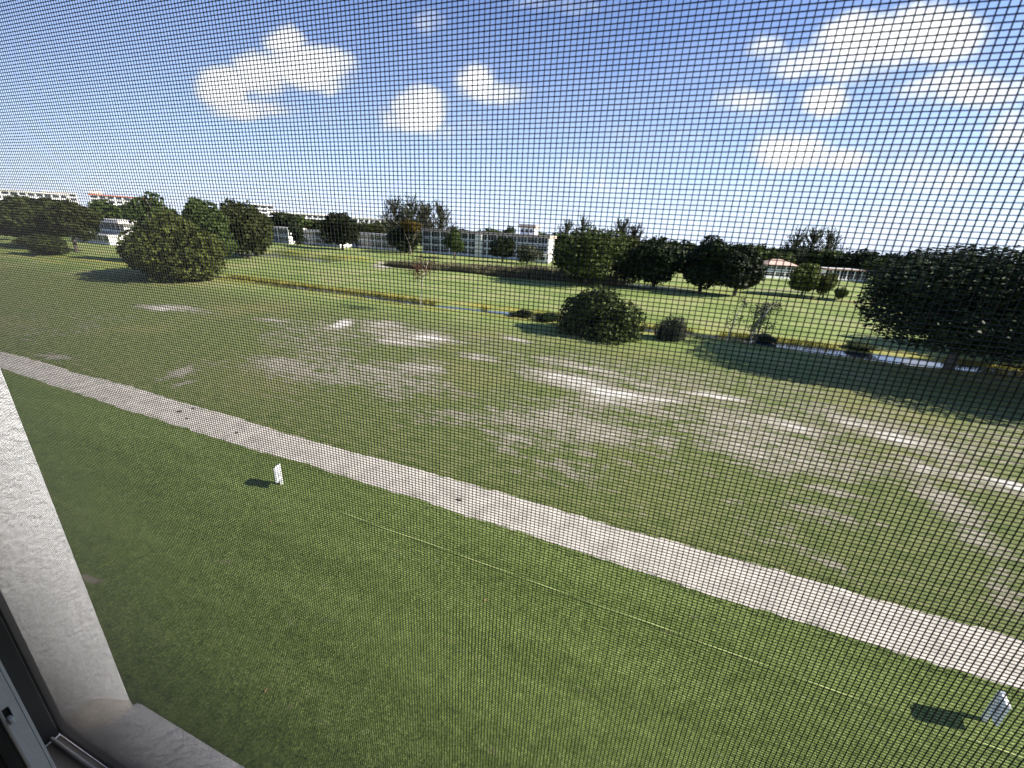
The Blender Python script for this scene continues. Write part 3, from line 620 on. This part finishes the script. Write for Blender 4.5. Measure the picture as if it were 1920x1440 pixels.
# feathery pines
def pine_mesh(seed, m):
    rs = np.random.RandomState(seed); Q = []
    for _ in range(64):
        z = .25+.7*rs.rand(); a = rs.rand()*2*PI; L = (1.05-z)*.62*(.6+.6*rs.rand())+.05
        for j in range(26):
            f = (j+rs.rand())/26; p = np.array((L*f*math.cos(a), L*f*math.sin(a), z+.22*f*f+.05*f)); p += rs.normal(size=3)*.012
            d = np.array((math.cos(a)*.4, math.sin(a)*.4, 1.0))+rs.normal(size=3)*.45; d /= np.linalg.norm(d)
            s = np.cross(d, rs.normal(size=3)); s /= np.linalg.norm(s); l = .045+.035*rs.rand()
            Q.append([p-s*.011, p+s*.011, p+d*l+s*.004, p+d*l-s*.004])
    return quads_mesh('crown', np.array(Q), m)
PM = [pine_mesh(i, M_leaf_grey) for i in (1, 2, 3)]
b = MB(); b.tube([(0,0,0),(0,0,.5),(.01,0,.97)], [.022, .014, .004], 6); PT = b.mesh('trunk', M_bark, True)
for i, (x, y, h, lab) in enumerate(((-129.3,184.1,20.0,'feathery pine, leftmost of the group over the long building'), (-125,190.7,21,'tallest feathery pine of the group left of the long roof'),
    (-120.9,198,19.6,'feathery pine, third from the left over the long building'), (-116.3,205.4,20,'feathery pine, rightmost of the group over the long building'),
    (-123,186,17.6,'lower feathery pine inside the group over the long building'), (-118.5,192,17.8,'lower feathery pine near the right of the group over the long building'),
    (-55.4,233.5,15.9,'feathery pine behind the left shoulder of the tall broad tree'), (-48,240.3,18.3,'feathery pine behind the top of the tall broad tree'),
    (-23.5,208.7,16.7,'feathery pine behind the right shoulder of the tall broad tree'), (-17.2,214.3,15,'small feathery pine right of the tall broad tree'),
    (53.3,234,16.5,'feathery pine, left of the three on the right skyline'), (60.6,237.4,17.2,'feathery pine, middle of the three on the right skyline'),
    (67.9,240.6,16.9,'feathery pine, right of the three on the right skyline'))):
    t = empty('feathery_pine', (x, y, 0)); tag(t, lab, 'pine tree', 'feathery pines')
    c = bpy.data.objects.new('crown', PM[i % 3]); link(c, t); c.scale = (h*1.0, h*1.0, h); c.rotation_euler = (0, 0, i*1.3)
    tk = bpy.data.objects.new('trunk', PT); link(tk, t); tk.scale = (h, h, h)

# reeds: nobody could count them
def blades(x, y, h, wd, zb, lean, rs):
    n = len(x); a = rs.rand(n)*PI; dx = np.cos(a)*wd; dy = np.sin(a)*wd; lx = rs.normal(size=n)*lean; ly = rs.normal(size=n)*lean
    f = lambda X_, Y_, Z_: np.stack([X_, Y_, Z_], -1)
    return np.stack([f(x-dx, y-dy, zb+0*x), f(x+dx, y+dy, zb+0*x), f(x+lx+dx*.4, y+ly+dy*.4, h), f(x+lx-dx*.4, y+ly-dy*.4, h)], 1)
rs = np.random.RandomState(9); n = 20000
u_ = rs.rand(n); x = -78+70*u_; y = 104.5+1.0*np.sin(x*.2)+rs.rand(n)**1.2*9.5
cl = fbm(x*.5, y*.5, .5, 3, 91); k_ = rs.rand(n) < (cl-.2)*2.6*np.clip((1-u_)*6, 0, 1); x, y, cl, u_ = x[k_], y[k_], cl[k_], u_[k_]
h = (0.9+1.0*np.minimum(1, u_*1.6))*(.3+1.5*cl*rs.rand(len(x))+.3*rs.rand(len(x)))
o = bpy.data.objects.new('reeds', quads_mesh('reeds', blades(x, y, h, .10, -.6, .25, rs), M_reed)); link(o); tag(o, 'brown green reed bed between the fairway and the long apartment building', 'reeds', kind='stuff')
n = 16000; x = -88+150*rs.rand(n); side = np.where(rs.rand(n) < .62, 1, -1)
y = stream_y(x)+side*(stream_hw(x)+.25+np.abs(rs.normal(size=n))*.9)
k_ = fbm(x*.5, y, .3, 2, 90) > .47; x, y, side = x[k_], y[k_], side[k_]
h = np.where(side > 0, .2+.4*rs.rand(len(x)), .05+.12*rs.rand(len(x))); BK = blades(x, y, h, .045, -.3, .1, rs)
M_bankg = leafmat('bank_grass', (0.09, 0.10, 0.02), (0.30, 0.24, 0.05), scale=.15)
o = bpy.data.objects.new('bank_grass', quads_mesh('bank_grass', BK, M_bankg)); link(o); tag(o, 'yellowish rough grass along both banks of the narrow stream', 'grass', kind='stuff')

# ragged grass hanging over both edges of the sandy path
rs = np.random.RandomState(19); n = 9000; x = -60+85*rs.rand(n); top_ = rs.rand(n) < .45
e_ = np.where(top_, np.interp(x, px, hi), np.interp(x, px, lo)); cl = fbm(x, x*0+np.where(top_, 1.7, 8.3), 1.1, 4, 33)
y = e_ + np.where(top_, 1, -1)*(.12 - .62*np.maximum(0, cl-.40)*rs.rand(n)*2.5 + .22*rs.rand(n))
M_edge = leafmat('edge_grass', (0.09, 0.12, 0.03), (0.24, 0.27, 0.09), scale=.4)
o = bpy.data.objects.new('edge_grass', quads_mesh('edge_grass', blades(x, y, .02+.045*rs.rand(n), .014, 0.0, .045, rs), M_edge)); link(o)
tag(o, 'ragged grass growing over both edges of the pale sandy path', 'grass', kind='stuff')

# ------------------------------------------------------------------ buildings
def frame_at(P0, P1): return math.atan2(P1[1]-P0[1], P1[0]-P0[0]), math.hypot(P1[0]-P0[0], P1[1]-P0[1])
def block(name, lab, P0, P1, h, st, bays, depth, group='apartment buildings round the golf course', wall=None, rail=None, fas=None, fh=.9, over=.7,
          open_bays=None, roof='flat', skip=(), cat='building', recess=1.3, pier=.32, detail=True):
    wall = wall or M_white; rail = rail or M_grey; fas = fas or M_fascia
    rz, L = frame_at(P0, P1); t = empty(name, (P0[0], P0[1], 0), rz); tag(t, lab, cat, group)
    sh = (h-fh)/st; bw = L/bays; b = MB(); H2 = h-fh
    b.box(.05, L-.05, recess, depth, 0, H2)
    b.box(0, pier, 0, recess+.003, 0, H2); b.box(L-pier, L, 0, recess+.003, 0, H2)
    b.build('wall', wall, t)
    c = MB()
    for i in range(1, bays): c.box(i*bw-pier/2, i*bw+pier/2, 0.0, recess-.002, 0, H2)
    if bays > 1: c.build('pier', wall, t)
    for s in range(st):
        f = MB(); z = s*sh
        f.box(pier+.001, L-pier-.001, .04, recess-.004, z-.12 if s else 0, z+.12)
        f.build('floor_slab', rail, t)
        for i in range(bays):
            if (i, s) in skip: continue
            x0 = i*bw+pier*.5+.02; x1 = (i+1)*bw-pier*.5-.02
            if i == 0: x0 = pier+.02
            if i == bays-1: x1 = L-pier-.02
            r = MB(); r.box(x0, x1, .10, .22, z+.125, z+.95); r.build('railing', rail, t)
            wn_ = MB(); zt = z+sh-.14 if s < st-1 else H2-.01; y0, y1 = .12, .19
            nm = 3 if bw > 4 else 2
            for q in range(nm+1):
                xx = x0+(x1-x0)*q/nm; xx = min(max(xx, x0+.04), x1-.04); wn_.box(xx-.04, xx+.04, y0, y1, z+.952, zt)
            zm = z+.952+(zt-z-.952)*.55; wn_.box(x0+.09, x1-.09, y0+.005, y1-.005, zm-.03, zm+.03)
            w_ = wn_.build('window', wall, t)
            pn = MB(); pn.box(x0+.03, x1-.03, .20, .23, z+.953, zt-.003); pn.build('pane', M_pane, w_)
    if roof == 'flat':
        f = MB(); f.box(-over, L+over, -over, depth+over, H2+.002, h); f.build('roof', fas, t)
        g = MB(); g.box(-over+.2, L+over-.2, -over+.2, depth+over-.2, h+.002, h+.06); g.build('roof_gravel', M_gravel, t)
    else:
        f = MB(); o_ = over; zr = H2+.002; hh = fh+1.6
        f.poly([(-o_,-o_,zr),(L+o_,-o_,zr),(L+o_,depth+o_,zr),(-o_,depth+o_,zr),(min(L*.5, depth*.5),depth*.5,zr+hh),(max(L*.5, L-depth*.5),depth*.5,zr+hh)],
               [(0,3,2,1),(0,1,5,4),(1,2,5),(2,3,4,5),(3,0,4)]); f.build('roof', fas, t)
    return t, rz, L
# long three-storey building (left wing and right wing joined by a stair core behind the tree)
t, rz, L = block('apartment_building', 'long three storey apartment building with beige roof band, white piers and screened balconies', (-108.5, 174.6), (-49.0, 176.8), 10.5, 3, 13, 12,
                 fh=1.0, rail=M_grey)
b = MB(); b.box(46.0, 52.5, 3, 9, 10.57, 13.2); pen = b.build('rooftop_tower', M_white, t)
b = MB(); b.box(45.5, 53.0, 2.5, 9.5, 13.202, 14.6); b.build('parapet', M_fascia, pen)
b = MB()
for i in range(3): b.box(46.4+i*2.0, 47.5+i*2.0, 2.94, 2.99, 11.3, 12.6)
b.build('vent', M_pane, pen)
b = MB(); b.box(27, 30, -1.6, .0, 0, 9.3); b.build('stair_core', M_cream, t)
b = MB(); b.box(58.0, 62.5, -4.5, -1.2, 0, 4.2); 
an = empty('annexe', (-51.2, 166.8, 0), .02); tag(an, 'small white annexe with dark square window beside the tall broad tree', 'building')
b = MB(); b.box(0, 5.4, 0, 4, 0, 3.1); b.build('wall', M_white, an)
b = MB(); b.box(-.3, 5.7, -.3, 4.3, 3.102, 3.35); b.build('roof', M_fascia_w, an)
w_ = MB()
for q in range(4): w_.box(1.3+q*.9, 1.38+q*.9, -.05, -.004, 1.0, 2.4)
wo = w_.build('window', M_white, an); b = MB(); b.box(1.38, 4.0, -.03, -.006, 1.0, 2.4); b.build('pane', M_pane, wo)

block('apartment_house', 'white two storey house with a broad flat roof seen between the leftmost trees', (-202, 101.5), (-175.7, 94.9), 7.6, 2, 6, 10, wall=M_white, rail=M_white, fas=M_fascia_w, fh=1.1, over=1.6)
block('low_wing', 'long low white wing under trees at the far left of the lawn', (-196, 89.5), (-172, 87.9), 3.0, 1, 7, 6, wall=M_white, rail=M_white, fas=M_fascia_w, fh=.35, over=.3)
block('apartment_house', 'low two storey house with white porch columns and grey side wing', (-190.5, 163.5), (-174.5, 161.2), 7.4, 2, 4, 9, wall=M_white, fas=M_fascia_w, fh=.8)
block('porch_wing', 'low grey wing with white columns joined to the left of the beige roofed house', (-199, 161), (-186, 160), 3.9, 1, 5, 5, wall=M_white, fas=M_grey, fh=.9, over=.2)
block('apartment_house', 'low two storey apartment house with dark ground floor, middle of three', (-171.8, 167.5), (-146.5, 164), 6.9, 2, 6, 9, wall=M_white, fas=M_fascia_w, fh=.7)
block('apartment_house', 'two storey low apartment house with white piers left of the long building', (-150.5, 174.5), (-121.0, 171.5), 7.0, 2, 7, 9, wall=M_white, fas=M_fascia_w, fh=.7)
block('villa', 'white house with tan hipped roof between the fairway row and the bright canal tree', (34, 182), (44.7, 186), 5.2, 2, 3, 8, wall=M_cream, rail=M_white, fas=M_tile, fh=.4, roof='hip')
block('villa', 'low screened house with thin white posts and pinkish roof behind the canal trees', (56, 193), (73, 201.6), 4.6, 1, 6, 8, wall=M_white, fas=M_tile, fh=.5)
block('villa', 'house with pink roof edge glimpsed through the gap in the dark fairway row', (-15.5, 159.4), (-8.0, 160.2), 6.0, 2, 2, 7, wall=M_cream, fas=M_tile, fh=.7)

def far_block(lab, P0, P1, h, st, bays, depth, redtop=False, fas=None):
    rz, L = frame_at(P0, P1); t = empty('apartment_tower', (P0[0], P0[1], 0), rz); tag(t, lab, 'building', 'white apartment towers on the skyline')
    b = MB(); b.box(0, L, 0, depth, 0, h); b.build('wall', M_white, t)
    n = 0
    for s in range(max(0, st-4), st):
        z = h*s/st
        for i in range(bays):
            x0 = L*i/bays; w_ = MB(); w_.box(x0+L/bays*.12, x0+L/bays*.88, -.06, -.004, z+h/st*.22, z+h/st*.80); w_.build('window', M_pane, t)
    b = MB(); b.box(-.8, L+.8, -.8, depth+.8, h+.003, h+.9); b.build('roof', M_red if redtop else (fas or M_fascia_w), t)
    if redtop:
        b = MB(); b.box(L*.02, L*.2, 1, depth-2, h+.903, h+4.0); b.build('roof_house', M_cream, t)
    return t
far_block('long white apartment tower at the very left edge of the skyline', (-585, 204), (-560, 262), 22.5, 6, 12, 16)
far_block('white apartment tower with dark rooftop box, second from the left on the skyline', (-586.5, 256.3), (-577.5, 278), 24.5, 7, 4, 14)
far_block('white apartment tower with red roof edge on the left skyline', (-536.7, 268.2), (-514, 310), 24.0, 7, 8, 14, True)
far_block('white stepped tower block just right of the tall domed tree', (-400.6, 331.5), (-389, 345), 23.8, 7, 3, 12)
far_block('long pale apartment block with white pilasters behind the low houses', (-324, 283), (-284, 322), 16.6, 5, 12, 12)
far_block('pale apartment block right of the long one, half hidden by trees', (-282, 335), (-246, 368), 16.0, 5, 10, 12)

# ------------------------------------------------------------------ the building we look out of
OX0, OX1, OZ0, OZ1 = -0.667, 0.56, EYE-0.66, EYE+0.80     # opening
YI, YO = 0.03, 0.212
bt = empty('viewing_building', (0, 0, 0)); tag(bt, 'pale stucco building whose jamb and sill frame the view at lower left', 'building')
b = MB()
b.box(-12, OX0, YI, YO, 0, 14); b.box(OX1, 12, YI, YO, 0, 14)
b.box(OX0, OX1, YI, YO, OZ1, 14)
b.box(OX0, OX1, YI, YO, 0, OZ0-.08)
b.build('wall', M_stucco, bt)
# sloping sill
b = MB(); x0, x1 = OX0+.001, OX1-.001; zt = OZ0-.079
prof = [(YI+.002, zt), (YI+.002, OZ0-.012), (.150, OZ0-.012), (.165, OZ0-.024), (.205, OZ0-.052), (.219, OZ0-.062), (.224, OZ0-.075), (.224, OZ0-.10), (YO+.001, OZ0-.105), (YO+.001, zt)]
n = len(prof)
b.poly([(x0, y, z) for y, z in prof]+[(x1, y, z) for y, z in prof], [tuple(range(n))[::-1], tuple(range(n, 2*n))]+[(i, (i+1) % n, n+(i+1) % n, n+i) for i in range(n)])
b.build('sill', M_sillm, bt)
# mortar fillet where jamb meets the sill
rs = np.random.RandomState(4); b = MB(); P = []; nf = 14
for i in range(nf+1):
    y = .150+.062*i/nf; q = .010+.016*math.sin(PI*i/nf)**1.5+.003*rs.rand(); zb = OZ0-.012-(.05*max(0, (y-.15)/.06))
    for j in range(6):
        a = PI/2*j/5; P.append((OX0+.0015+q*(1-math.sin(a)), y, zb+.001+q*(1-math.cos(a))*1.5))
b.poly(P, [(6*i+j, 6*i+j+1, 6*i+7+j, 6*i+6+j) for i in range(nf) for j in range(5)])
b.build('mortar_fillet', mat('mortar', (0.64, 0.60, 0.55), .95, .25, 40, .5, 150), bt, True)
b = MB(); X0, X1, Y0, Z0, Z1 = -2.2, 2.0, -4.0, EYE-1.55, EYE+1.15
b.box(X0-.1, X0, Y0, YI-.001, Z0, Z1); b.box(X1, X1+.1, Y0, YI-.001, Z0, Z1); b.box(X0, X1, Y0-.1, Y0, Z0, Z1)
b.build('room_wall', M_room, bt)
b = MB(); b.box(X0, X1, Y0, YI-.001, Z0-.1, Z0); b.build('room_floor', M_track, bt)
b = MB(); b.box(X0-.1, X1+.1, Y0-.1, YI-.001, Z1+.001, Z1+.1); b.build('room_ceiling', M_room, bt)

# window frame, sliding sash
wf = empty('window_frame', (OX0, .1, OZ0)); tag(wf, 'dark bronze aluminium window frame with sliding tracks at lower left', 'window frame')
def wpart(mb, name, m, parent=wf, bevel=.0012):
    o = mb.build(name, m, parent, bevel=bevel); o.location = (-parent.location[0], -parent.location[1], -parent.location[2]) if parent.type == 'EMPTY' else (0, 0, 0); return o
e = .0015
b = MB(); b.box(OX0+e, OX0+.010, .050, .1375, OZ0+e, OZ1-e); wpart(b, 'jamb', M_bronze)
b = MB(); b.box(OX0+.0105, OX0+.017, .112, .117, OZ0+.012, OZ1-.012); wpart(b, 'jamb_rib', M_bronze)
b = MB(); b.box(OX0+.012, OX1-.012, .050, .1375, OZ0-.010, OZ0+.002); wpart(b, 'track_base', M_track)
for y, hh in ((.1295, .011), (.112, .018), (.094, .016), (.066, .020)):
    b = MB(); b.box(OX0+.0125, OX1-.0125, y-.0015, y+.0015, OZ0+.0025, OZ0+hh); wpart(b, 'track_rail', M_track if y != .112 else M_bronze)
b = MB(); b.box(OX1-.010, OX1-e, .050, .1375, OZ0+e, OZ1-e); wpart(b, 'jamb', M_bronze)
b = MB(); b.box(OX0+.011, OX1-.011, .050, .1375, OZ1-.012, OZ1-e); wpart(b, 'head', M_bronze)

sa = empty('sliding_sash', (-.5, .09, OZ0+.03)); tag(sa, 'grey aluminium sliding window sash slid to the left, latch slot in its stile', 'window sash')
SX0, SX1, SY0, SY1, SZ0, SZ1 = -.553, -.4795, .0776, .0900, OZ0+.024, OZ1-.03
ly, lz = .0803, EYE-.4225     # latch slot in the leading edge of the stile
b = MB(); b.box(SX0, SX1-.0031, SY0, SY1, SZ0, SZ1); st_ = wpart(b, 'stile', M_alu, sa, 0)
b = MB(); f0, f1, g0 = SX1-.003, SX1, .0874
b.box(f0, f1, SY0, g0, SZ0, lz-.0095); b.box(f0, f1, SY0, g0, lz+.0095, SZ1)
b.box(f0, f1, SY0, ly-.0022, lz-.0094, lz+.0094); b.box(f0, f1, ly+.0022, g0, lz-.0094, lz+.0094)
wpart(b, 'edge_plate', M_alu, sa, 0)
b = MB(); b.box(f0, f1-.0008, g0+.0006, SY1, SZ0, SZ1); wpart(b, 'edge_lip', M_alu, sa, 0)
b = MB(); b.box(f0+.0001, f0+.0006, ly-.0021, ly+.0021, lz-.009, lz+.009); wpart(b, 'latch_slot', M_black, sa, 0)
b = MB(); b.box(f0+.0007, f1+.0035, ly-.0017, ly+.0017, lz-.0085, lz-.0015); wpart(b, 'latch_lever', M_alu, sa)
b = MB(); b.box(SX1-.006, SX1+.0012, SY0-.0022, SY0-.0002, SZ0, SZ1); wpart(b, 'weather_strip', M_track, sa)
b = MB(); b.box(SX0-.0075, SX0-.0003, SY0-.006, SY1+.002, SZ0, SZ1); wpart(b, 'edge_seal', M_track, sa)
b = MB(); b.box(SX0-.016, SX0-.0078, SY0, SY1, SZ0, SZ1); wpart(b, 'glazing_bead', M_black, sa)
b = MB(); b.box(OX0+.0125, SX0-.0163, .082, .086, SZ0+.03, SZ1-.03); wpart(b, 'glass', M_glass, sa, 0)
b = MB(); b.box(OX0+.0125, SX0-.0163, SY0, SY1, SZ0, SZ0+.0295); wpart(b, 'rail', M_alu, sa)
b = MB(); b.box(OX0+.0125, SX0-.0163, SY0, SY1, SZ1-.0295, SZ1); wpart(b, 'rail', M_alu, sa)

# ------------------------------------------------------------------ insect screen
sc_ = empty('insect_screen', (0, .14, OZ0)); tag(sc_, 'dark fibreglass insect screen filling the open window', 'insect screen')
YS = .1400
b = MB(); fx0, fx1, fz0, fz1 = OX0+.0005, OX1-.0005, OZ0+.0005, OZ1-.0005
for a in ((fx0, fx0+.006, fz0, fz1), (fx1-.006, fx1, fz0, fz1), (fx0+.0061, fx1-.0061, fz0, fz0+.006), (fx0+.0061, fx1-.0061, fz1-.006, fz1)):
    b.box(a[0], a[1], YS-.0018, YS+.006, a[2], a[3])
wpart(b, 'spline_frame', M_black, sc_, 0)
DU, DV, WR = .00181, .001362, .000142
def wires():
    V = []; Fc = []; nseg = 16; K = 4
    rs = np.random.RandomState(6)
    def wire(A, u, amp1, ph, vertical, yo, r):
        pts = []
        for j in range(nseg+1):
            f = j/nseg; c = A[0]+(A[1]-A[0])*f
            off = amp1*math.sin(PI*f)*1.0 + .00009*math.sin(5.1*f*PI+ph) + .00005*math.sin(17*f*PI+ph*3.1)
            if vertical: pts.append((u+off, YS+yo, c))
            else: pts.append((c, YS+yo, u+off))
        n0 = len(V)
        for (x, y, z) in pts:
            for k_ in range(K):
                t_ = PI/4+PI/2*k_; ca, sa_ = r*1.2*math.cos(t_), r*1.2*math.sin(t_)
                V.append((x+ca, y+sa_, z) if vertical else (x, y+sa_, z+ca))
        for j in range(nseg):
            for k_ in range(K):
                Fc.append((n0+j*K+k_, n0+j*K+(k_+1) % K, n0+(j+1)*K+(k_+1) % K, n0+(j+1)*K+k_))
    x = fx0+.006+DU*.5; ph = 0.0
    while x < fx1-.006:
        ph += .05*rs.randn(); wire((fz0+.003, fz1-.003), x+.00002*rs.randn(), 0, ph+x*9, True, .00006, WR); x += DU
    z = fz0+.006+DV*.5
    while z < fz1-.006:
        ph += .05*rs.randn(); wire((fx0+.003, fx1-.003), z+.00002*rs.randn(), 0, ph+z*7, False, -.00006, WR); z += DV
    me = bpy.data.meshes.new('mesh_screen'); me.from_pydata(V, [], Fc); me.materials.append(M_wire); me.update(); return me
wo = bpy.data.objects.new('mesh_screen', wires()); link(wo, sc_); wo.location = (0, -.14, -OZ0)
